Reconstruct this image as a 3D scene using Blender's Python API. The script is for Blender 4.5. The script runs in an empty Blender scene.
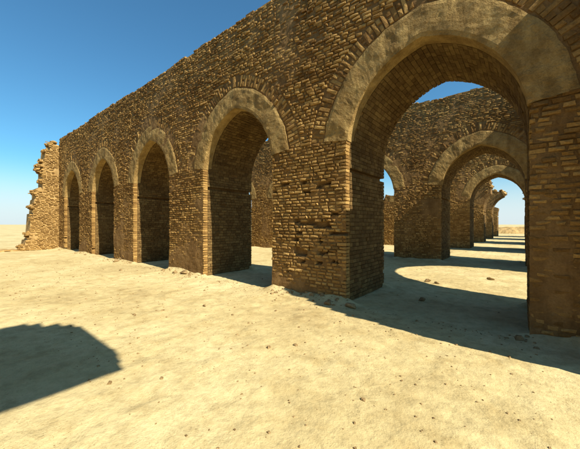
import bpy, math, random
import numpy as np
from mathutils import Vector

random.seed(4); RNG = np.random.default_rng(11)
SC = bpy.context.scene
COL = SC.collection

# ------------------------------------------------------------------ camera
cam = bpy.data.objects.new('camera', bpy.data.cameras.new('camera'))
COL.objects.link(cam)
cam.location = (0, 0, 1.6)
cam.rotation_euler = (math.radians(90), 0, math.radians(38.84))
cam.data.sensor_width = 36; cam.data.lens = 36 * 290.6 / 580
cam.data.clip_end = 6000; cam.data.clip_start = 0.05
SC.camera = cam

# ------------------------------------------------------------------ light
EL = math.radians(43.0); TANAZ = 0.115
az = math.atan(TANAZ)
to_sun = Vector((math.cos(az) * math.cos(EL), -math.sin(az) * math.cos(EL), math.sin(EL)))
sd = bpy.data.lights.new('sun', 'SUN'); sd.energy = 5.0; sd.angle = math.radians(0.5)
sd.color = (1.0, 0.91, 0.72)
sun = bpy.data.objects.new('sun', sd); COL.objects.link(sun)
sun.rotation_euler = to_sun.to_track_quat('Z', 'Y').to_euler()
sun.location = (20, 0, 20)
W = bpy.data.worlds.new('World'); SC.world = W; W.use_nodes = True
wn = W.node_tree.nodes; wl = W.node_tree.links
bg = wn['Background']; sky = wn.new('ShaderNodeTexSky'); sky.sky_type = 'NISHITA'
sky.sun_disc = False; sky.sun_elevation = EL
sky.sun_rotation = math.radians(90) + az
sky.altitude = 0; sky.air_density = 1.0; sky.dust_density = 0.8; sky.ozone_density = 1.6
tint = wn.new('ShaderNodeMix'); tint.data_type = 'RGBA'; tint.blend_type = 'MULTIPLY'; tint.inputs[0].default_value = 1
tint.inputs[7].default_value = (0.56, 1.09, 1.24, 1)
wl.new(sky.outputs[0], tint.inputs[6]); bg.inputs[1].default_value = 0.072
# pale dust low over the horizon
tc = wn.new('ShaderNodeTexCoord'); sp = wn.new('ShaderNodeSeparateXYZ'); wl.new(tc.outputs['Generated'], sp.inputs[0])
mr = wn.new('ShaderNodeMapRange'); mr.interpolation_type = 'SMOOTHERSTEP'
for i_, v_ in ((1, 0.0), (2, 0.20), (3, 0.85), (4, 0.0)): mr.inputs[i_].default_value = v_
wl.new(sp.outputs[2], mr.inputs[0])
hz = wn.new('ShaderNodeMix'); hz.data_type = 'RGBA'; wl.new(mr.outputs[0], hz.inputs[0])
wl.new(tint.outputs[2], hz.inputs[6]); hz.inputs[7].default_value = (6.2, 6.9, 7.2, 1)
wl.new(hz.outputs[2], bg.inputs[0])
SC.view_settings.view_transform = 'Standard'; SC.view_settings.look = 'None'
SC.view_settings.gamma = 1.0; SC.view_settings.use_curve_mapping = False
SC.view_settings.exposure = 0.86

# ------------------------------------------------------------------ noise
def _hash(ix, iy, seed):
    n = (ix.astype(np.int64) * 374761393 + iy.astype(np.int64) * 668265263 + seed * 974711) & 0x7fffffff
    n = ((n ^ (n >> 13)) * 1274126177) & 0x7fffffff
    return ((n ^ (n >> 16)) & 0xffff) / 65535.0
def vnoise(x, y, seed=0):
    x = np.asarray(x, float); y = np.asarray(y, float)
    ix = np.floor(x); iy = np.floor(y); fx = x - ix; fy = y - iy
    fx = fx * fx * (3 - 2 * fx); fy = fy * fy * (3 - 2 * fy)
    a = _hash(ix, iy, seed); b = _hash(ix + 1, iy, seed); c = _hash(ix, iy + 1, seed); d = _hash(ix + 1, iy + 1, seed)
    return (a * (1 - fx) + b * fx) * (1 - fy) + (c * (1 - fx) + d * fx) * fy
def fbm(x, y, seed=0, oc=4):
    s = 0; a = 0.5; t = 0
    for k in range(oc):
        s = s + a * vnoise(np.asarray(x) * 2 ** k, np.asarray(y) * 2 ** k, seed + k * 17); t += a; a *= 0.5
    return s / t

# ------------------------------------------------------------------ materials
def new_mat(name):
    m = bpy.data.materials.new(name); m.use_nodes = True
    nt = m.node_tree; b = nt.nodes['Principled BSDF']
    b.inputs['Roughness'].default_value = 0.95
    b.inputs['Specular IOR Level'].default_value = 0.12
    return m, nt, b
def pos_noise(nt, scale, detail=5, rough=0.6, sx=1, sz=1):
    g = nt.nodes.new('ShaderNodeNewGeometry'); mp = nt.nodes.new('ShaderNodeMapping')
    mp.inputs['Scale'].default_value = (sx, sx, sz)
    n = nt.nodes.new('ShaderNodeTexNoise'); n.inputs['Scale'].default_value = scale
    n.inputs['Detail'].default_value = detail; n.inputs['Roughness'].default_value = rough
    nt.links.new(g.outputs['Position'], mp.inputs[0]); nt.links.new(mp.outputs[0], n.inputs['Vector'])
    return n.outputs['Fac']
def ramp(nt, fac, stops):
    r = nt.nodes.new('ShaderNodeValToRGB'); e = r.color_ramp.elements
    e[0].position, e[0].color = stops[0][0], (*stops[0][1], 1)
    e[1].position, e[1].color = stops[-1][0], (*stops[-1][1], 1)
    for p, c in stops[1:-1]:
        q = e.new(p); q.color = (*c, 1)
    nt.links.new(fac, r.inputs[0]); return r.outputs[0]
def mix(nt, mode, fac, a, b):
    m = nt.nodes.new('ShaderNodeMix'); m.data_type = 'RGBA'; m.blend_type = mode
    if isinstance(fac, (int, float)): m.inputs[0].default_value = fac
    else: nt.links.new(fac, m.inputs[0])
    for s, v in ((m.inputs[6], a), (m.inputs[7], b)):
        if isinstance(v, tuple): s.default_value = (*v, 1)
        else: nt.links.new(v, s)
    return m.outputs[2]
def bump(nt, b, h, strength, dist, prev=None):
    n = nt.nodes.new('ShaderNodeBump'); n.inputs['Strength'].default_value = strength
    n.inputs['Distance'].default_value = dist
    nt.links.new(h, n.inputs['Height'])
    if prev is not None: nt.links.new(prev, n.inputs['Normal'])
    nt.links.new(n.outputs[0], b.inputs['Normal']); return n.outputs[0]

def mat_brick(name, dark, mid, light):
    m, nt, b = new_mat(name)
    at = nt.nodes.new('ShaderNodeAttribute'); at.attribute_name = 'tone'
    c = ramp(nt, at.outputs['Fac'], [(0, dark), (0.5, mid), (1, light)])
    n1 = pos_noise(nt, 1.1, 4); c2 = ramp(nt, n1, [(0.3, (0.72, 0.66, 0.58)), (0.7, (1.15, 1.12, 1.05))])
    c = mix(nt, 'MULTIPLY', 1.0, c, c2)
    n2 = pos_noise(nt, 30, 5, 0.7); c3 = ramp(nt, n2, [(0.3, (0.62, 0.6, 0.58)), (0.65, (1.15, 1.15, 1.12))])
    c = mix(nt, 'MULTIPLY', 0.8, c, c3)
    nt.links.new(c, b.inputs['Base Color'])
    p = bump(nt, b, pos_noise(nt, 45, 6, 0.7), 0.9, 0.02)
    bump(nt, b, pos_noise(nt, 12, 3, 0.5), 0.6, 0.03, p)
    return m
M_BRICK = mat_brick('fired_brick', (0.18, 0.10, 0.036), (0.35, 0.215, 0.078), (0.55, 0.365, 0.142))
M_LINING = mat_brick('shaded_lining_brick', (0.13, 0.08, 0.032), (0.175, 0.112, 0.046), (0.24, 0.162, 0.068))  # brick colour darkened to put the shade inside the arches into it

def mat_mud(name, c0, c1, bs=1.0, sc=3.0):
    m, nt, b = new_mat(name)
    c = ramp(nt, pos_noise(nt, sc, 7, 0.65), [(0.3, c0), (0.7, c1)])
    c3 = ramp(nt, pos_noise(nt, 40, 4, 0.7), [(0.3, (0.7, 0.68, 0.65)), (0.6, (1.08, 1.08, 1.06))])
    c = mix(nt, 'MULTIPLY', 0.7, c, c3)
    st = ramp(nt, pos_noise(nt, 2.2, 5, 0.6, 1.6, 0.35), [(0.42, (0.6, 0.55, 0.5)), (0.56, (1, 1, 1))])
    c = mix(nt, 'MULTIPLY', 0.6, c, st)
    nt.links.new(c, b.inputs['Base Color'])
    p = bump(nt, b, pos_noise(nt, 60, 5, 0.7), 0.7 * bs, 0.012)
    bump(nt, b, pos_noise(nt, 9, 5, 0.6), 0.8 * bs, 0.04, p)
    return m
M_MORTAR = mat_mud('mud_mortar', (0.19, 0.112, 0.045), (0.32, 0.195, 0.08))
M_PLASTER = mat_mud('gypsum_plaster', (0.25, 0.158, 0.058), (0.50, 0.345, 0.137), 1.6, 4)
M_RUBBLE = mat_mud('weathered_rubble', (0.36, 0.23, 0.09), (0.55, 0.38, 0.17), 1.3, 4)
M_RUIN = mat_brick('sun_bleached_brick', (0.27, 0.165, 0.062), (0.38, 0.245, 0.095), (0.46, 0.31, 0.13))

def mat_core():
    m, nt, b = new_mat('coursed_masonry')
    g = nt.nodes.new('ShaderNodeNewGeometry'); s = nt.nodes.new('ShaderNodeSeparateXYZ')
    nt.links.new(g.outputs['Position'], s.inputs[0])
    a = nt.nodes.new('ShaderNodeMath'); a.operation = 'ADD'
    nt.links.new(s.outputs[0], a.inputs[0]); nt.links.new(s.outputs[1], a.inputs[1])
    cb = nt.nodes.new('ShaderNodeCombineXYZ')
    nt.links.new(a.outputs[0], cb.inputs[0]); nt.links.new(s.outputs[2], cb.inputs[1])
    t = nt.nodes.new('ShaderNodeTexBrick'); t.inputs['Scale'].default_value = 1.0
    t.inputs['Brick Width'].default_value = 0.27; t.inputs['Row Height'].default_value = 0.09
    t.inputs['Mortar Size'].default_value = 0.012
    t.inputs['Color1'].default_value = (0.20, 0.115, 0.045, 1); t.inputs['Color2'].default_value = (0.31, 0.19, 0.08, 1)
    t.inputs['Mortar'].default_value = (0.17, 0.10, 0.04, 1)
    nt.links.new(cb.outputs[0], t.inputs['Vector'])
    c3 = ramp(nt, pos_noise(nt, 5, 6, 0.7), [(0.3, (0.65, 0.62, 0.6)), (0.65, (1.1, 1.1, 1.08))])
    nt.links.new(mix(nt, 'MULTIPLY', 1.0, t.outputs['Color'], c3), b.inputs['Base Color'])
    inv = nt.nodes.new('ShaderNodeMath'); inv.operation = 'SUBTRACT'; inv.inputs[0].default_value = 1
    nt.links.new(t.outputs['Fac'], inv.inputs[1])
    p = bump(nt, b, inv.outputs[0], 0.8, 0.02)
    bump(nt, b, pos_noise(nt, 30, 6, 0.7), 0.8, 0.03, p)
    return m
M_CORE = mat_core()

def mat_ground():
    m, nt, b = new_mat('desert_ground')
    c = ramp(nt, pos_noise(nt, 0.35, 6, 0.6), [(0.30, (0.40, 0.305, 0.15)), (0.46, (0.51, 0.41, 0.21)), (0.56, (0.55, 0.45, 0.24)), (0.7, (0.61, 0.515, 0.29))])
    c2 = ramp(nt, pos_noise(nt, 6, 7, 0.75), [(0.3, (0.72, 0.70, 0.66)), (0.55, (1.03, 1.03, 1.02)), (0.8, (1.1, 1.1, 1.1))])
    c = mix(nt, 'MULTIPLY', 0.9, c, c2)
    c3 = ramp(nt, pos_noise(nt, 55, 4, 0.75), [(0.33, (0.42, 0.36, 0.28)), (0.43, (1, 1, 1))])
    gm = ramp(nt, pos_noise(nt, 0.8, 5, 0.7), [(0.42, (0.15, 0.15, 0.15)), (0.60, (1, 1, 1))])   # gravelly patches
    c = mix(nt, 'MULTIPLY', gm, c, c3)
    c4 = ramp(nt, pos_noise(nt, 1.9, 6, 0.7), [(0.34, (0.84, 0.80, 0.74)), (0.50, (1, 1, 1)), (0.68, (1.07, 1.07, 1.08))])
    c = mix(nt, 'MULTIPLY', 1.0, c, c4)
    nt.links.new(c, b.inputs['Base Color'])
    p = bump(nt, b, pos_noise(nt, 80, 5, 0.7), 0.5, 0.01)
    p = bump(nt, b, pos_noise(nt, 14, 6, 0.65), 0.55, 0.03, p)
    bump(nt, b, pos_noise(nt, 2.5, 4, 0.5), 0.4, 0.08, p)
    return m
M_GROUND = mat_ground()
M_STONE = mat_mud('loose_stone', (0.20, 0.13, 0.06), (0.42, 0.30, 0.15), 1.0, 8)

# ------------------------------------------------------------------ object helpers
def tag(o, label=None, cat=None, group=None, kind=None):
    if label: o['label'] = label
    if cat: o['category'] = cat
    if group: o['group'] = group
    if kind: o['kind'] = kind
    return o
def empty(name, loc, label, cat, group=None):
    o = bpy.data.objects.new(name, None); COL.objects.link(o); o.location = loc
    o.empty_display_size = 0.5
    return tag(o, label, cat, group)

class MB:
    """collects geometry in world coordinates; build() links ONE mesh object"""
    def __init__(s): s.v = []; s.f = []; s.m = []; s.t = []; s.n = 0
    def add(s, verts, faces, mi=0, tone=0.5):
        verts = np.asarray(verts, float)
        s.v.append(verts); faces = [tuple(int(i) + s.n for i in f) for f in faces]
        s.f += faces; s.m += [mi] * len(faces)
        s.t.append(np.full(len(verts), tone) if np.isscalar(tone) else np.asarray(tone))
        s.n += len(verts)
    def build(s, name, mats, parent=None, smooth=False):
        off = np.array(parent.matrix_basis.translation) if parent is not None else np.zeros(3)
        if parent is not None: off = np.array(parent['_w'] if '_w' in parent else parent.location)
        me = bpy.data.meshes.new(name)
        V = np.concatenate(s.v) - off
        me.from_pydata(V.tolist(), [], s.f)
        for m in mats: me.materials.append(m)
        me.polygons.foreach_set('material_index', s.m)
        if smooth: me.polygons.foreach_set('use_smooth', [True] * len(s.f))
        a = me.attributes.new('tone', 'FLOAT', 'POINT'); a.data.foreach_set('value', np.concatenate(s.t))
        me.update()
        o = bpy.data.objects.new(name, me); COL.objects.link(o)
        if parent is not None: o.parent = parent
        return o

BF = np.array([[0, 1, 8], [1, 2, 8], [2, 3, 8], [3, 0, 8]])
BQ = np.array([[4, 5, 1, 0], [5, 6, 2, 1], [6, 7, 3, 2], [7, 4, 0, 3]])
def add_bricks(mb, C, hu, hv, U, V, N, depth, rough=1.0, mi=0, tone=None, edge=None):
    """C centres on the face plane (n,3); hu,hv half sizes; U,V,N unit frames (N outwards); worn, chipped blocks"""
    n = len(C)
    if n == 0: return
    C = np.asarray(C, float)
    bc = lambda a: np.broadcast_to(np.asarray(a, float), (n, 3))
    U, V, N = bc(U), bc(V), bc(N)
    hu = np.broadcast_to(hu, n); hv = np.broadcast_to(hv, n)
    prot = RNG.normal(0, 0.0065 * rough, n)
    prot = np.where(RNG.random(n) < 0.04 * rough, prot - 0.03, prot)
    verts = np.zeros((n, 9, 3))
    sg = [(-1, -1), (1, -1), (1, 1), (-1, 1)]
    for k, (a, b) in enumerate(sg):
        iu = RNG.uniform(0.002, 0.022, n) * rough * (1 if edge is None else np.where(edge, 0.25, 1.0)); iv = RNG.uniform(0.001, 0.010, n) * rough
        pr = prot + RNG.normal(0, 0.006 * rough, n)
        verts[:, k] = C + U * (a * (hu - iu))[:, None] + V * (b * (hv - iv))[:, None] + N * pr[:, None]
        verts[:, 4 + k] = C + U * (a * hu)[:, None] + V * (b * hv)[:, None] - N * np.broadcast_to(depth, n)[:, None]
    verts[:, 8] = verts[:, :4].mean(1) + N * (RNG.uniform(0.0, 0.015, n) * rough)[:, None]
    base = (np.arange(n) * 9)[:, None, None]
    tone = RNG.random(n) if tone is None else tone
    F = [tuple(x) for x in (BF[None] + base).reshape(-1, 3).tolist()] + [tuple(x) for x in (BQ[None] + base).reshape(-1, 4).tolist()]
    mb.add(verts.reshape(-1, 3), F, mi, np.repeat(tone, 9))

def add_box(mb, lo, hi, mi=0):
    x0, y0, z0 = lo; x1, y1, z1 = hi
    v = [(x0, y0, z0), (x1, y0, z0), (x1, y1, z0), (x0, y1, z0), (x0, y0, z1), (x1, y0, z1), (x1, y1, z1), (x0, y1, z1)]
    f = [(0, 3, 2, 1), (4, 5, 6, 7), (0, 1, 5, 4), (1, 2, 6, 5), (2, 3, 7, 6), (3, 0, 4, 7)]
    mb.add(v, f, mi)
def lump(mb, c, r, seed, mi=0, rough=0.35, sub=3):
    """irregular lump of broken masonry or stone"""
    nth, nph = 6 * sub, 4 * sub
    vs = []; fs = []
    rr = random.Random(seed); axes = [(Vector((rr.gauss(0, 1), rr.gauss(0, 1), rr.gauss(0, 1))).normalized(), rr.uniform(0.55, 0.95)) for _ in range(9)]
    for i in range(nph + 1):
        ph = math.pi * i / nph
        for j in range(nth):
            th = 2 * math.pi * j / nth
            d = Vector((math.sin(ph) * math.cos(th), math.sin(ph) * math.sin(th), math.cos(ph)))
            q = 1.0
            for a, h in axes:
                dd = d.dot(a)
                if dd > h * 0.9: q = min(q, h * 0.9 / dd)
            q *= 1 + rough * 0.5 * (float(fbm(d.x * 3 + seed * 3.1, d.y * 3 + d.z * 2.3, seed, 3)) - 0.5)
            vs.append((c[0] + d.x * r[0] * q, c[1] + d.y * r[1] * q, c[2] + d.z * r[2] * q))
    for i in range(nph):
        for j in range(nth):
            a = i * nth + j; b = i * nth + (j + 1) % nth
            fs.append((a, a + nth, b + nth, b))
    mb.add(vs, fs, mi)

def chunk(mb, c, r, seed, mi=0, mb_mi=None):
    """a knot of broken brickwork: tilted brick pieces round a rubble core"""
    rr = random.Random(seed); lump(mb, c, (r[0] * .8, r[1] * .8, r[2] * .8), seed, mi, 0.9, 2)
    for i in range(46):
        d = Vector((rr.gauss(0, 1), rr.gauss(0, 1), rr.gauss(0, 1))).normalized()
        p = Vector(c) + Vector((d.x * r[0], d.y * r[1], d.z * r[2])) * rr.uniform(0.5, 0.86)
        M = (Vector((1, rr.gauss(0, .18), rr.gauss(0, .14))).normalized(), )
        u = M[0]; w = u.cross(Vector((0, 1, 0))).normalized() * -1; v = w.cross(u)
        a, b, h = rr.uniform(.04, .09), rr.uniform(.05, .10), rr.uniform(.025, .04)
        vs = [p + u * (sx * a * rr.uniform(.8, 1)) + v * (sy * b * rr.uniform(.8, 1)) + w * (sz * h) for sz in (-1, 1) for sx, sy in ((-1, -1), (1, -1), (1, 1), (-1, 1))]
        mb.add([tuple(q) for q in vs], [(0, 3, 2, 1), (4, 5, 6, 7), (0, 1, 5, 4), (1, 2, 6, 5), (2, 3, 7, 6), (3, 0, 4, 7)], mi if mb_mi is None else mb_mi, rr.random())

# ------------------------------------------------------------------ arcade geometry
AHALF = 1.435; ZS = 3.10; CC = 0.35; RR = AHALF + CC        # two-centred pointed arch
PITCH = 4.93; RIGHT0 = 0.05; ZSPLIT = 2.74; RING = 0.56; VOUS = 0.90; ZBAND = 3.35
THICK = 2.05
def arch_centre(k): return RIGHT0 - PITCH * k - AHALF
def half_at(z, d=0.0):
    """half width of the arch outline offset outwards by d, at height z (0 above its apex)"""
    if z <= ZS: return AHALF + d
    q = (RR + d) ** 2 - (z - ZS) ** 2
    return max(0.0, math.sqrt(q) - CC) if q > CC * CC else 0.0
def arch_height(xr, d=0.0):
    q = (RR + d) ** 2 - (abs(xr) + CC) ** 2
    return ZS + math.sqrt(q) if q > 0 else ZS
ARC_A = math.acos(CC / RR)          # angle of the apex seen from a centre
def arc_pt(side, ang, d):
    """side -1/+1; ang measured from the springing"""
    return side * (-CC + (RR + d) * math.cos(ang)), ZS + (RR + d) * math.sin(ang)

def strips(mb, xs, B, T, y0, y1, mi=0):
    """solid between bottom B and top T over the x samples"""
    xs = list(xs)
    n0 = None
    for i in range(len(xs) - 1):
        xa, xb = xs[i], xs[i + 1]
        if xb - xa < 1e-6: continue
        ba, bb, ta, tb = B(xa + 1e-5), B(xb - 1e-5), T(xa + 1e-5), T(xb - 1e-5)
        if ta <= ba + 0.02 and tb <= bb + 0.02: continue
        ta = max(ta, ba); tb = max(tb, bb)
        v = [(xa, y0, ba), (xb, y0, bb), (xb, y0, tb), (xa, y0, ta), (xa, y1, ba), (xb, y1, bb), (xb, y1, tb), (xa, y1, ta)]
        f = [(0, 1, 2, 3), (5, 4, 7, 6), (3, 2, 6, 7), (1, 0, 4, 5)]
        # closing faces where the neighbour is lower / absent
        def nb(x): 
            b, t = B(x), T(x); return (b, t) if t > b + 0.02 else (None, None)
        pb, pt = nb(xa - 1e-4) if i > 0 else (None, None)
        if pb is None or pb > ba + 0.05 or pt < ta - 0.02: f.append((0, 3, 7, 4))
        qb, qt = nb(xb + 1e-4) if i < len(xs) - 2 else (None, None)
        if qb is None or qb > bb + 0.05 or qt < tb - 0.02: f.append((1, 5, 6, 2))
        mb.add(v, f, mi)

def intervals(x0, x1, holes, T, z):
    """solid intervals of a course at height z"""
    ev = [(x0, x1)]
    for (a, b) in holes:
        out = []
        for (s, e) in ev:
            if b <= s or a >= e: out.append((s, e)); continue
            if a > s: out.append((s, a))
            if b < e: out.append((b, e))
        ev = out
    res = []
    for (s, e) in ev:                                   # ragged top
        n = max(2, int((e - s) / 0.09)); st = None
        xs = np.linspace(s, e, n)
        ok = [T(min(max(x, s + 1e-4), e - 1e-4)) > z for x in xs]
        for i, x in enumerate(xs):
            if ok[i] and st is None: st = x
            if (not ok[i] or i == n - 1) and st is not None:
                if (x - st) > 0.08: res.append((st, x))
                st = None
    return res

def facing_rows(x0, x1, z0, z1, arches, T, BW, RH, miss=None):
    """brick centres (x, z) and half sizes of every course"""
    cx, cz, hu, hv, eg = [], [], [], [], []
    nrow = int(round((z1 - z0) / RH)); rh = (z1 - z0) / nrow
    for r in range(nrow):
        z = z0 + (r + 0.5) * rh
        holes = []
        for k in arches:
            c = arch_centre(k)
            w = half_at(z, VOUS if z > ZBAND + 0.02 else 0.0)
            if z > ZBAND + 0.02 and w <= 0: continue
            if w > 0: holes.append((c - w, c + w))
        wob = 0.012 * math.sin(r * 2.1)
        for (s, e) in intervals(x0, x1, holes, T, z):
            x = s - (random.random() * BW if (e - s) > 0.5 else 0)
            first = True
            while x < e - 0.03:
                w = BW * random.uniform(0.72, 1.22) if random.random() > 0.12 else BW * random.uniform(0.4, 0.6)
                a, b = max(x, s), min(x + w, e)
                if e - b < 0.07: b = e; x = e
                if b - a > 0.04:
                    if not (miss and miss((a + b) / 2, z)):
                        cx.append((a + b) / 2); cz.append(z + 0.006 * math.sin(x * 1.3 + r)); 
                        hu.append((b - a) / 2 - random.uniform(0.004, 0.014)); ed = (b >= e and e < x1 + 1e-6) or a <= s; eg.append(ed); hv.append(rh / 2 - (random.uniform(0.002, 0.006) if ed else random.uniform(0.003, 0.010)))
                x += w
    return np.array(cx), np.array(cz), np.array(hu), np.array(hv), np.array(eg)

def height_skin(mb, x0, x1, z0, z1, Y, arches, T, res, mi, amp=0.05, base=0.020, seed=3, muddy=0.0, miss=None):
    """the mortar / mud surface the bricks stand out of: a real height field"""
    nx = max(2, int((x1 - x0) / res)); nz = max(2, int((z1 - z0) / res))
    X, Z = np.meshgrid(np.linspace(x0, x1, nx + 1), np.linspace(z0, z1, nz + 1))
    h = fbm(X * 0.9, Z * 0.9, seed, 4)
    f = fbm(X * 9, Z * 14, seed + 5, 3)
    low = np.clip(1 - Z / 1.2 + 0.5 * (fbm(X * 1.3, Z * 1.3, 88, 3) - 0.5), 0, 1) * muddy * 1.15
    y = Y + base - amp * np.clip((h - 0.52) * 2.6 + low, -0.2, 0.75) - 0.016 * (f - 0.5)
    if miss is not None:
        for j in range(nz + 1):
            for i in range(nx + 1):
                if -4.9 < X[j, i] < -2.8 and miss(X[j, i], Z[j, i]): y[j, i] = Y + 0.125
    V = np.stack([X, y, Z], -1).reshape(-1, 3)
    F = []
    cs = [(arch_centre(k)) for k in arches]
    for j in range(nz):
        for i in range(nx):
            x = (X[j, i] + X[j, i + 1]) / 2; z = (Z[j, i] + Z[j + 1, i]) / 2
            if T(x) < z + res * 0.5: continue
            bad = False
            for c in cs:
                dx = abs(x - c)
                if dx < AHALF + 0.6:
                    w = half_at(z, 0.02)
                    if w > 0 and dx < w + res * 0.5: bad = True; break
            if bad: continue
            a = j * (nx + 1) + i
            F.append((a, a + 1, a + nx + 2, a + nx + 1))
    mb.add(V, F, mi)

def lining_frames(k, s0ang=None):
    pass

def build_arcade(name, Y, x0, x1, arches, T, label, group, detail=1.0, buttress=None, miss=None, seed=1, lumps=(), muddy=0.0, ring=True):
    root = empty(name, ((x0 + x1) / 2, Y + THICK / 2, 0), label, 'arcade', group)
    rootp = root
    BW = 0.195 * (1 if detail >= 0.9 else 1.2); RH = 0.072 * (1 if detail >= 0.9 else 1.15)
    fine = detail >= 0.9
    res = 0.05 if fine else 0.11
    CF = Y + 0.14                               # front plane of the solid core
    def B(x):
        for k in arches:
            dx = abs(x - arch_centre(k))
            if dx < AHALF + 0.03: return max(ZS, arch_height(dx, 0.03)) if dx < AHALF + 0.03 else 0
        return 0.0
    # sample positions
    xs = {x0, x1}
    for k in arches:
        c = arch_centre(k)
        for t in np.linspace(-1, 1, 45): xs.add(c + t * (AHALF + 0.03))
    for x in np.arange(x0, x1, 0.22): xs.add(float(x))
    xs = sorted(x for x in xs if x0 <= x <= x1)
    # ---- piers, each a part
    cuts = sorted([x0, x1] + [e for k in arches for e in (arch_centre(k) - AHALF, arch_centre(k) + AHALF) if x0 < e < x1])
    piers = [(a, b) for a, b in zip(cuts[:-1], cuts[1:]) if not any(abs((a + b) / 2 - arch_centre(k)) < AHALF for k in arches)]
    for (a, b) in piers:
        mb = MB()
        lo = a + (0.03 if a > x0 else 0); hi = b - (0.03 if b < x1 else 0)
        strips(mb, [x for x in xs if lo < x < hi] and [lo] + [x for x in xs if lo + 0.01 < x < hi - 0.01] + [hi] or [lo, hi],
               lambda x: -0.2, lambda x: min(T(x), ZSPLIT - 0.045), CF, Y + THICK, 0)
        height_skin(mb, lo - (.018 if a > x0 else 0), hi + (.018 if b < x1 else 0), 0, ZSPLIT, Y, [], T, res, 2, seed=seed, muddy=muddy, miss=miss)
        cx, cz, hu, hv, eg = facing_rows(a, b, 0.0, ZSPLIT, [], T, BW, RH, miss)
        n = len(cx)
        if n:
            add_bricks(mb, np.stack([cx, np.full(n, Y), cz], 1), hu, hv, (1, 0, 0), (0, 0, 1), (0, -1, 0), 0.16,
                       1.0 + 0.5 * (fbm(cx * 1.1, cz * 1.1, 5) - 0.4), 1, np.clip(0.15 + 0.7 * RNG.random(n) + 0.5 * (fbm(cx * .5, cz * .7, 9) - 0.5), 0, 1), eg)
        # jamb linings (faces inside the arches), front to back
        for (xe, nx) in ((b, 1), (a, -1)):
            if (nx == 1 and b >= x1 - 1e-6) or (nx == -1 and a <= x0 + 1e-6): continue
            C = []; H = []; Vv = []
            rh = 0.0865 if fine else 0.1
            nr = int((ZSPLIT - 0.045) / rh); rh = (ZSPLIT - 0.045) / nr
            for r in range(nr):
                if T(min(max(xe - nx * 0.05, x0), x1)) < (r + 1) * rh: break
                yy = Y + 0.16
                if r % 2: yy += 0.0; 
                first = True
                while yy < Y + THICK - 0.02:
                    w = BW * random.uniform(0.75, 1.2) * (0.5 if (first and r % 2) else 1); first = False
                    e = min(yy + w, Y + THICK)
                    C.append((xe, (yy + e) / 2, (r + .5) * rh)); H.append((e - yy) / 2 - random.uniform(0.002, 0.006)); Vv.append(rh / 2 - random.uniform(0.002, 0.006)); yy += w
            if C:
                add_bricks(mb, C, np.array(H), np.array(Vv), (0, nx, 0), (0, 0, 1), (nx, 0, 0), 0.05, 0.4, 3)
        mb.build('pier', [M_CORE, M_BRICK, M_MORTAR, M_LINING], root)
    # ---- wall above the springing
    gone = [k for k in arches if T(arch_centre(k)) < ZS + 1.0]          # fallen arches
    seg = [x0] + sorted(arch_centre(k) for k in gone) + [x1]
    for sa, sb in zip(seg[:-1], seg[1:]):
        mb = MB(); xq = sorted({sa, sb} | {x for x in xs if sa < x < sb})
        Tq = lambda x: T(x) if sa <= x <= sb else 0
        if max(Tq((p + q) / 2) - max(B((p + q) / 2), ZSPLIT) for p, q in zip(xq[:-1], xq[1:])) < 0.1: continue
        strips(mb, xq, lambda x: max(B(x), ZSPLIT + 0.045), Tq, CF, Y + THICK, 0)
        Bg = lambda x: 99 if any(abs(x - arch_centre(k)) < AHALF + 0.10 for k in arches) else 0
        xg = sorted(set(xq) | {arch_centre(k) + q * (AHALF + 0.10) for k in arches for q in (-1, 1) if sa < arch_centre(k) + q * (AHALF + 0.10) < sb})
        strips(mb, xg, lambda x: (ZSPLIT - 0.045) if Bg(x) == 0 else 99, lambda x: min(Tq(x), ZSPLIT + 0.045) if Bg(x) == 0 else 0, CF + 0.03, Y + THICK - 0.03, 0)
        height_skin(mb, sa, sb, ZSPLIT, 7.2, Y, arches, Tq, res * (1.2 if fine else 1), 2, seed=seed + 40, amp=0.035)
        cx, cz, hu, hv, eg = facing_rows(sa, sb, ZSPLIT, 7.2, arches, T, BW, RH, miss)
        n = len(cx)
        add_bricks(mb, np.stack([cx, np.full(n, Y), cz], 1), hu, hv, (1, 0, 0), (0, 0, 1), (0, -1, 0), 0.16,
                   1.0 + 0.5 * (fbm(cx * .9, cz * .9, 6) - 0.4), 1, np.clip(0.1 + 0.7 * RNG.random(n) + 0.6 * (fbm(cx * .5, cz * .7, 9) - 0.5), 0, 1), eg)
        for x in np.arange(sa + 0.3, sb - 0.2, 0.30):                    # loose bricks left on the top
            z = T(x); w = random.uniform(0.10, 0.16); h = random.uniform(0.005, 0.03)
            if random.random() < 0.5 and z > 3.2 and z > B(x): add_box(mb, (x - w, Y + random.uniform(0.0, 0.06), z - 0.05), (x + w, Y + random.uniform(0.3, 1.2), z + h))
        for i, (lx, lz, lr) in enumerate(lumps):
            if sa < lx < sb: chunk(mb, (lx, Y + random.uniform(0.35, 0.9), lz), (lr, 0.7, lr * 0.9), 300 + i + seed, 3, 1)
        mb.build('upper_wall', [M_CORE, M_BRICK, M_MORTAR, M_RUBBLE], root)
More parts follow.
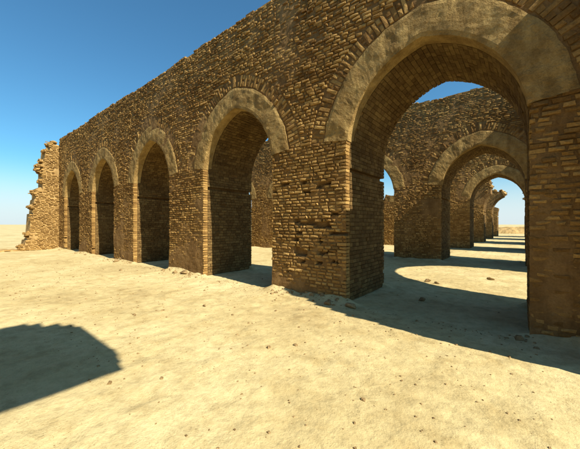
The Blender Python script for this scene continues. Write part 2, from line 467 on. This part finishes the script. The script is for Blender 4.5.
    # ---- archivolt, voussoirs and soffit of each arch, each a part
    for k in arches:
        c = arch_centre(k)
        Tk = T
        ang0 = math.asin((ZBAND - ZS) / (RR + RING * 0.5))
        NA = 60 if fine else 26
        for sides in ([(-1,), (1,)] if k in gone else [(-1, 1)]):
            arch_v = None
            mb = MB(); any_ = False
            for side in (sides if ring else ()):
                angs = np.linspace(ang0, ARC_A, NA)
                for i in range(NA - 1):
                    a0, a1 = angs[i], angs[i + 1]
                    xm, zm = arc_pt(side, (a0 + a1) / 2, RING)
                    if Tk(c + xm) < zm: continue
                    any_ = True
                    # outline ring; apex closes on the centre line
                    def P(a, d):
                        x, z = arc_pt(side, a, d)
                        if side * x < 0 or a >= ARC_A - 1e-6:
                            x = 0; z = ZS + math.sqrt((RR + d) ** 2 - CC ** 2)
                        return x, z
                    nd = 8
                    rows = []
                    for a in (a0, a1):
                        row = []
                        for q in range(nd + 1):
                            d = 0.0 + (RING - 0.01) * q / nd
                            x, z = P(a, d)
                            jit = 0.016 * (float(fbm((c + x) * 4, z * 4, 21, 4)) - 0.5)
                            if q in (0, nd): d2 = (0.07 if q else 0.02) * (float(fbm((c + x) * 4, z * 4, 3, 3)) - .5); x, z = P(a, d + d2)
                            ee = 0.012 if q in (0, nd) else 0.0
                            row.append((c + x, Y - 0.012 + jit * 3 + ee, z))
                        rows.append(row)
                    v = rows[0] + rows[1]
                    m_ = nd + 1
                    f = [(q, q + 1, m_ + q + 1, m_ + q) for q in range(nd)]
                    # inner edge returning into the arch, outer edge into the wall
                    for q, dy in ((0, 0.28), (nd, 0.1)):
                        b0 = len(v); v += [(v[q][0], Y + dy, v[q][2]), (v[m_ + q][0], Y + dy, v[m_ + q][2])]
                        f.append((q, m_ + q, b0 + 1, b0) if q == 0 else (m_ + q, q, b0, b0 + 1))
                    if i == 0:
                        b0 = len(v); v += [(v[0][0], Y + .1, v[0][2]), (v[nd][0], Y + .1, v[nd][2])]
                        f.append((0, b0, b0 + 1, nd))
                    if side > 0: f = [tuple(reversed(q)) for q in f]
                    mb.add(v, f, 0)
            if any_: arch_v = mb.build('archivolt', [M_PLASTER], root)
            # radial brick ring
            C, U, V, H, Hv = [], [], [], [], []
            n = int(ARC_A * (RR + RING) / 0.088)
            for side in sides:
                for i in range(n):
                    a = ARC_A * (i + 0.5) / n
                    for (d0, d1) in (((RING + .01, RING + 0.17), (RING + 0.185, VOUS)) if i % 2 else ((RING + .01, VOUS - 0.01),)):
                        x, z = arc_pt(side, a, (d0 + d1) / 2)
                        if z < ZBAND + 0.05 or side * x < 0.03 or Tk(c + x) < z: continue
                        rad = (side * math.cos(a), math.sin(a)); tan = (-rad[1], rad[0])
                        C.append((c + x, Y + 0.010, z)); U.append((rad[0], 0, rad[1])); V.append((tan[0], 0, tan[1]))
                        H.append((d1 - d0) / 2 - random.uniform(0.003, 0.02)); Hv.append(0.040 * (1 + (d0 + d1) * 0.07) - random.uniform(0.002, 0.008))
            if C:
                mb = MB(); add_bricks(mb, C, np.array(H), np.array(Hv), U, V, (0, -1, 0), 0.1, 0.9, 0)
                if len(sides) == 2:
                    zt = ZS + math.sqrt((RR + (RING + VOUS) / 2) ** 2 - CC ** 2)
                    add_bricks(mb, [(c, Y - 0.006, zt)], np.array([(VOUS - RING) / 2 - .01]), np.array([0.05]), (0, 0, 1), (-1, 0, 0), (0, -1, 0), 0.1, 1.0, 0)
                o = mb.build('voussoir_ring', [M_BRICK], root)
                if arch_v is not None: o.parent = arch_v
            # soffit bricks: from the springing course over the crown
            C, U, V, N, H, Hv = [], [], [], [], [], []
            path = []
            rh = 0.0865 if fine else 0.11
            nz = int((ZS - ZSPLIT - 0.045) / rh) + 1; zz = (ZS - ZSPLIT - 0.045) / nz
            for side in sides:
                for i in range(nz): path.append((side * AHALF, ZSPLIT + 0.045 + (i + .5) * zz, (-side, 0), zz))
                na = int(ARC_A * RR / rh)
                for i in range(na):
                    a = ARC_A * (i + .5) / na; x, z = arc_pt(side, a, 0)
                    path.append((x, z, (-side * math.cos(a), -math.sin(a)), ARC_A * RR / na))
            for r, (x, z, nn, ph) in enumerate(path):
                if Tk(c + x) < z + 0.05: continue
                st = 0.30 if z > ZBAND else 0.16
                yy = Y + st; first = True
                while yy < Y + THICK - 0.02:
                    w = BW * random.uniform(0.75, 1.2) * (0.5 if (first and r % 2) else 1); first = False
                    e = min(yy + w, Y + THICK)
                    C.append((c + x, (yy + e) / 2, z)); N.append((nn[0], 0, nn[1])); U.append((0, 1, 0)); 
                    tv = np.cross((nn[0], 0, nn[1]), (0, 1, 0)); V.append(tuple(tv))
                    H.append((e - yy) / 2 - random.uniform(0.002, 0.006)); Hv.append(ph / 2 - random.uniform(0.001, 0.005)); yy += w
            if C:
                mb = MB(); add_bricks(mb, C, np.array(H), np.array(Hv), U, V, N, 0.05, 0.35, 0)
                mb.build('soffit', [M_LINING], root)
    if buttress: buttress(root)
    return root

def rag(base, seed, amp=0.35, step=0.28):
    def T(x):
        q = math.floor(x / step)
        return base(x) - amp * float(_hash(np.array([q]), np.array([seed]), 5)[0])
    return T

# ------------------------------------------------------------------ the near arcade (photo's main wall)
Y1 = 5.34; YP = 8.66
def T_full(seed):
    def T(x):
        q = math.floor(x / 0.55)
        return 7.2 - 0.05 * float(_hash(np.array([q]), np.array([seed]), 5)[0]) + 0.03 * math.sin(x * 0.7)
    return T
def missing_bricks(x, z):
    h = float(vnoise(x * 4.6, z * 12.0, 77))
    if -4.2 < x < -3.1 and 0.75 < z < 1.75:
        return h > 0.70
    if -4.6 < x < -3.0 and 1.2 < z < 2.6: return h > 0.86
    return h > 0.93
def buttress1(root):
    """broken end of the cross arcade that sprang from the wall just right of the view"""
    mb = MB()
    prof = [(0, 0.95), (2.3, 0.98), (3.0, 0.93), (3.9, 0.80), (4.4, 0.62), (4.9, 0.5), (5.3, 0.42), (5.62, 0.12)]
    for (z0, p0), (z1, p1) in zip(prof[:-1], prof[1:]):
        n = max(1, int((z1 - z0) / 0.18))
        for i in range(n):
            za = z0 + (z1 - z0) * i / n; zb = z0 + (z1 - z0) * (i + 1) / n
            p = p0 + (p1 - p0) * (i + .5) / n + 0.05 * za / 0.93 + random.uniform(-0.05, 0.05)
            add_box(mb, (1.1 + random.uniform(-.03, .03), Y1 - p, za), (2.3, Y1 + 0.06, zb))
    mb.build('buttress', [M_CORE], root)
build_arcade('brick_arcade', Y1, -23.7, 2.3, [0, 1, 2, 3, 4], T_full(1),
             'long brown brick arcade nearest the viewer, with a row of plastered pointed arches',
             'parallel brick arcade walls', 1.0, buttress1, missing_bricks, 3, muddy=0.6)

# ------------------------------------------------------------------ second arcade, whole
def stub(Y, proj, h, seed):
    def f(root):
        rr = random.Random(seed); mb = MB(); z = 0
        while z < h:
            dz = 0.18; p = proj * (1 - 0.25 * max(0, z / h - 0.6)) + rr.uniform(-0.06, 0.06)
            add_box(mb, (1.1 + rr.uniform(-.03, .03), Y - p, z), (2.3, Y + 0.06, z + dz)); z += dz
        mb.build('buttress', [M_CORE], root)
    return f
build_arcade('brick_arcade', Y1 + YP, -20.5, 2.3, [0, 1, 2, 3], T_full(2),
             'second brick arcade, seen through the nearest big arch under a strip of blue sky',
             'parallel brick arcade walls', 1.0, None, None, 9)
# third: central arch whole, next arch to the left fallen
def base3(x):
    if x > -4.35: return 7.2
    if x > -5.05: return 5.2
    if x > -7.62: return 0.0
    if x > -8.6: return 4.35
    return 3.7
build_arcade('brick_arcade', Y1 + 2 * YP, -14.5, 2.3, [0, 1, 2], rag(base3, 3, 0.5),
             'third brick arcade, its small complete arch framing pale sky, its left part fallen',
             'parallel brick arcade walls', 0.6, stub(Y1 + 2 * YP, 2.2, 6.9, 2), None, 14)
def base4(x):
    if x > 0.25: return 4.6
    if x > -2.35: return 0.0
    if x > -3.3: return 5.6
    if x > -5.0: return 4.9
    if x > -7.7: return 0
    return 3.4
build_arcade('brick_arcade', Y1 + 3 * YP, -11.5, 2.3, [0, 1], rag(base4, 4, 0.35, 0.2),
             'fourth arcade, ruined pier with broken top just inside the far arch',
             'parallel brick arcade walls', 0.6, stub(Y1 + 3 * YP, 2.2, 6, 5), None, 21, lumps=[(-2.42, 5.0, .35), (-2.5, 5.45, .3), (-2.62, 4.6, .25), (-3.4, 5.6, .3), (0.2, 4.3, .3)], ring=False)
def base5(x):
    if x > 0.25: return 4.8
    if x > -1.75: return 0.0
    if x > -3.4: return 5.45
    if x > -5.0: return 4.6
    return 2.8 if x < -7.7 else 0
build_arcade('brick_arcade', Y1 + 4 * YP, -11.5, 2.3, [0, 1], rag(base5, 8, 0.3, 0.2),
             'fifth arcade, ruined pier whose broken arch stub juts out against the pale sky',
             'parallel brick arcade walls', 0.6, stub(Y1 + 4 * YP, 2.2, 6, 6), None, 27, lumps=[(-1.75, 5.0, .38), (-1.95, 5.3, .35), (-2.3, 4.6, .3), (-2.6, 5.4, .3), (0.2, 4.4, .35)], ring=False)
def base6(x):
    if x > 0.1: return 3.9
    if x > -2.75: return 0.0
    if x > -4.9: return 4.2
    return 0
build_arcade('brick_arcade', Y1 + 5 * YP, -5.0, 2.3, [0], rag(base6, 9, 0.4, 0.25),
             'farthest ruined pier pair of the row, low and dark behind the jutting arch stub',
             'parallel brick arcade walls', 0.6, stub(Y1 + 5 * YP, 2.0, 4.5, 7), None, 31, ring=False)

# ------------------------------------------------------------------ cross arcade between first and second wall
def cross_arcade(ya, yb, yc, hw, zs, apex, label):
    root = empty('cross_arcade', (1.7, (ya + yb) / 2, 0), label, 'arcade')
    mb = MB()
    def B(y):
        d = abs(y - yc)
        return zs + (apex - zs) * math.sqrt(max(0, 1 - (d / hw) ** 1.9)) if d < hw else -0.2
    ys = sorted({ya, yb} | {yc + t * hw for t in np.linspace(-1, 1, 41)})
    sub = MB(); strips(sub, ys, B, lambda y: 7.2, 1.1, 2.3)
    v = np.concatenate(sub.v)[:, [1, 0, 2]]
    mb.add(v, [tuple(reversed(f)) for f in sub.f]); mb.build('masonry', [M_CORE], root)
cross_arcade(Y1 + THICK, Y1 + YP, 10.10, 2.3, 3.0, 5.5,
             'cross arcade joining the first and second arcades beside the rounded patch of sun')

# ------------------------------------------------------------------ arcade behind the viewer, whose stub shades the foreground corner
root = empty('arcade_stub', (1.7, -0.4, 0), 'broken cross wall end behind the viewer that shades the lower left corner of the ground', 'ruin')
mb = MB(); z = 0; rr = random.Random(5)
while z < 7.0:
    p = (0.72 if z < 6.2 else 0.72 - (z - 6.2) * 0.9) + rr.uniform(-0.05, 0.05)
    if z < 5.4: p = -0.9 - 0.2 * (5.4 - z) ** 0.5 if z > 4.4 else -1.2
    add_box(mb, (1.1 + rr.uniform(-.03, .03), -1.3, z), (2.3, p, z + 0.2)); z += 0.2
mb.build('masonry', [M_CORE], root)
def Tb(x): return 7.2
root = empty('rear_arcade', (-10, -2.3, 0), 'brick arcade standing parallel behind the viewer', 'arcade')  # unseen; built full length to cut sky light on the foreground
def Bz(x):
    for k in range(5):
        dx = abs(x - arch_centre(k))
        if dx < AHALF: return arch_height(dx)
    return -0.2
xs = sorted({-23.7, 2.3} | {arch_centre(k) + t * AHALF for k in range(5) for t in np.linspace(-1, 1, 31)})
mb = MB(); strips(mb, xs, Bz, lambda x: 7.2, -3.35, -1.31); mb.build('masonry', [M_CORE], root)

# ------------------------------------------------------------------ sunlit ruined wall at the far left
XR = -23.72
root = empty('ruin', (XR - 0.6, 4.0, 0), 'crumbling sunlit wall at the far left edge, golden brick with a ragged bitten top', 'ruin')
def TR(y):
    q = float(_hash(np.array([math.floor(y / 0.16)]), np.array([3]), 5)[0])
    if y > 4.86: return 7.0 - 0.25 * q
    if y > 4.66: return 6.5 - 0.5 * q
    if y > 4.52: return 5.7 - 0.3 * q
    if y > 4.2: return 3.95 - 0.2 * q
    if y > 4.05: return 3.5 - 0.5 * q
    if y > 3.92: return 2.4 - 0.6 * q
    if y > 3.7: return 0.9 - 0.5 * q
    return 0.25 - 0.2 * q
sub = MB(); ys = [float(a) for a in np.arange(2.2, Y1 + THICK + 0.01, 0.08)]
strips(sub, ys, lambda y: -0.2, TR, XR - 1.3, XR - 0.05)
v = np.concatenate(sub.v)[:, [1, 0, 2]]
mb = MB(); mb.add(v, [tuple(reversed(f)) for f in sub.f], 0)
C, H, Hv = [], [], []
for r in range(82):
    z = (r + .5) * 0.0865
    y = 2.2 - random.random() * .2
    while y < Y1 + 0.1:
        w = 0.255 * random.uniform(0.7, 1.2)
        if TR(y + w / 2) > z + 0.03 and fbm(np.array([y * 1.5]), np.array([z * 1.2]), 8)[0] < 0.66:
            C.append((XR, y + w / 2, z)); H.append(w / 2 - random.uniform(0.005, 0.02)); Hv.append(0.0432 - random.uniform(0.004, 0.012))
        y += w
add_bricks(mb, C, np.array(H), np.array(Hv), (0, 1, 0), (0, 0, 1), (1, 0, 0), 0.12, 1.4, 1)
mb.build('masonry', [M_RUBBLE, M_RUIN], root)
mb = MB()
for i, (y, z, s) in enumerate([(4.42, 5.25, .32), (4.55, 5.6, .25), (4.6, 4.85, .26), (4.50, 4.35, .2), (4.72, 6.3, .2), (4.9, 6.8, .22), (4.35, 5.05, .22),
                               (4.15, 3.6, .22), (4.0, 2.7, .2), (3.85, 1.0, .25), (3.6, 0.2, .3), (5.1, 6.95, .15)]):
    mb = MB(); chunk(mb, (XR - 0.35, y, z), (0.45, s, s * 0.9), 50 + i, 0, 1)
    mb.build('broken_masonry', [M_RUBBLE, M_RUIN], root)

# ------------------------------------------------------------------ ground
WALLS = [(Y1 + i * YP, x0) for i, x0 in enumerate((-23.7, -20.5, -14.5, -11.5, -11.5, -5.0))]
def ground_h(X, Y):
    h = 0.055 * (fbm(X * 0.35, Y * 0.35, 31, 3) - 0.5) + 0.030 * (fbm(X * 1.7, Y * 1.7, 33, 4) - 0.5) + 0.022 * (fbm(X * 7, Y * 7, 35, 3) - 0.5) - 0.035 * np.clip(vnoise(X * 3.3, Y * 3.3, 71) - 0.72, 0, 1) * 2 * (vnoise(X * .6, Y * .6, 73) > 0.4)
    for (yw, x0) in WALLS[:3]:
        for yy, s in ((yw, -1), (yw + THICK, 1)):
            d = (Y - yy) * s
            inx = (X > x0 - 0.5) & (X < 2.5)
            # debris banked against the piers only
            pier = np.ones_like(X)
            for k in range(6):
                c = arch_centre(k); pier = np.minimum(pier, np.clip((np.abs(X - c) - (AHALF - 0.25)) / 0.3, 0, 1))
            h = h + np.where(inx & (d > -0.1), 0.12 * np.exp(-np.clip(d, 0, 9) / 0.20) * pier * (0.3 + 1.2 * fbm(X * 3, Y * 3, 41, 2)), 0)
    return h - 0.01
def axis(lo, hi, clo, chi, fine, steps=26):
    a = list(np.arange(clo, chi, fine)); l = []; 
    q = fine; x = clo
    while x > lo: q *= 1.25; x -= q; l.append(x)
    q = fine; x = chi; r = [chi]
    while x < hi: q *= 1.25; x += q; r.append(x)
    return np.array(sorted(l) + a + r)
gx = axis(-4000, 4000, -10, 1.5, 0.05); gy = axis(-1500, 5000, 0.3, 13.0, 0.05)
X, Y = np.meshgrid(gx, gy)
Z = ground_h(X, Y); far = np.clip((np.hypot(X, Y) - 60) / 200, 0, 1)
Z = Z * (1 - far) + far * 2.0 * (fbm(X * 0.004, Y * 0.004, 51, 3) - 0.5) * np.clip((np.hypot(X, Y) - 300) / 800, 0, 1)
me = bpy.data.meshes.new('ground')
nx = len(gx); ny = len(gy)
idx = np.arange(nx * ny).reshape(ny, nx)
F = np.stack([idx[:-1, :-1], idx[:-1, 1:], idx[1:, 1:], idx[1:, :-1]], -1).reshape(-1, 4)
me.from_pydata(np.stack([X, Y, Z], -1).reshape(-1, 3).tolist(), [], F.tolist())
me.polygons.foreach_set('use_smooth', [True] * len(F)); me.materials.append(M_GROUND); me.update()
g = bpy.data.objects.new('ground', me); COL.objects.link(g); tag(g, 'bare pale sandy ground', None, None, 'structure')
print('ground verts', nx * ny)

def gh(x, y): return float(ground_h(np.array([float(x)]), np.array([float(y)]))[0])
# pebbles and crumbs nobody could count
mb = MB(); foot = False
for i in range(3400):
    if random.random() < 0.55: x = random.uniform(-16, 0.2); y = random.uniform(1.0, 5.3)
    elif random.random() < 0.6:                                   # crumbs along the wall foot
        x = random.uniform(-23, 0.1); y = Y1 - abs(random.gauss(0, 0.20)) - 0.02; foot = all(abs(x - arch_centre(k)) > AHALF - 0.1 for k in range(5))
    else: x = random.uniform(-9, 0.1); y = random.uniform(5.4, 22)
    s = min(0.028, random.lognormvariate(-5.1, 0.55)) if not foot else min(0.07, random.lognormvariate(-4.3, 0.6))
    foot = False
    z = gh(x, y)
    a = random.uniform(0, 6.3); ca, sa = math.cos(a), math.sin(a)
    vs = [(dx * random.uniform(.6, 1.5) * s, dy * random.uniform(.6, 1.1) * s, dz * s * random.uniform(.5, .9)) for dx, dy, dz in
          ((-1, -1, -.6), (1, -1, -.6), (1, 1, -.6), (-1, 1, -.6), (-.7, -.6, .8), (.6, -.7, .8), (.7, .6, .8), (-.6, .7, .8))]
    mb.add([(x + vx * ca - vy * sa, y + vx * sa + vy * ca, z + vz + s * .2) for vx, vy, vz in vs],
           [(0, 3, 2, 1), (4, 5, 6, 7), (0, 1, 5, 4), (1, 2, 6, 5), (2, 3, 7, 6), (3, 0, 4, 7)])
o = mb.build('pebbles', [M_STONE]); tag(o, 'small pebbles and brick crumbs strewn over the sandy ground', None, None, 'stuff')

# loose stones one can pick out
stones = [
    (-2.10, 8.75, .08, 'dark flat stone at the lower edge of the rounded sun patch beyond the big arch'),
    (-1.85, 8.65, .06, 'small dark stone just right of the flat one at the edge of the sun patch'),
    (-3.05, 5.00, .07, 'fist sized stone in the shade at the foot of the big corner pier'),
    (-2.60, 5.12, .10, 'larger stone leaning near the corner of the big pier'),
    (-8.45, 5.12, .12, 'brown lump of fallen brick at the foot of the pier left of the fourth arch'),
    (-8.9, 5.05, .08, 'small brown brick fragment lying beside the fallen lump by the pier'),
    (-13.6, 5.0, .12, 'dusty stone at the foot of the third pier from the left'),
    (-1.7, 6.6, .07, 'small stone on the shaded floor inside the nearest arch'),
    (-.75, 10.2, .08, 'dark stone inside the rounded patch of sun'),
    (-2.4, 3.1, .030, 'tiny dark stone on open sunny sand at bottom centre'),
    (-4.9, 3.4, .035, 'dark pebble on open sunny sand in front of the widest left arch'),
    (-11.0, 4.2, .06, 'tan stone lying on the sand in front of the middle arches'),
]
for i, (x, y, s, lab) in enumerate(stones):
    mb = MB(); lump(mb, (x, y, gh(x, y) + s * 0.35), (s * 1.3, s * 0.9, s * 0.7), 200 + i, sub=2)
    o = mb.build('stone', [M_STONE]); tag(o, lab, 'stone', 'loose stones on the ground')

# low rubble mounds far beyond the arches
for i, (x, y, sx, h, lab) in enumerate([(-3.0, 66, 5.0, 1.05, 'low rubble mound beyond the far arch, left of the two on the horizon'),
                                   (1.0, 92, 9.0, 1.3, 'wider distant rubble mound on the horizon inside the far arch')]):
    nx_, ny_ = 60, 30
    gx_ = np.linspace(-1.2, 1.2, nx_); gy_ = np.linspace(-1.2, 1.2, ny_); XX, YY = np.meshgrid(gx_, gy_)
    hh = h * np.clip(1 - XX ** 2 - YY ** 2, 0, 1) ** 0.6 * (0.35 + 1.1 * fbm(XX * 4, YY * 3, 61 + i, 4)) - 0.12
    id_ = np.arange(nx_ * ny_).reshape(ny_, nx_)
    Fm = np.stack([id_[:-1, :-1], id_[:-1, 1:], id_[1:, 1:], id_[1:, :-1]], -1).reshape(-1, 4).tolist()
    mb = MB(); mb.add(np.stack([x + XX * sx, y + YY * 3, hh], -1).reshape(-1, 3), Fm)
    o = mb.build('rubble_mound', [M_RUBBLE]); tag(o, lab, 'mound', 'rubble mounds')
print('objects', len(bpy.data.objects))
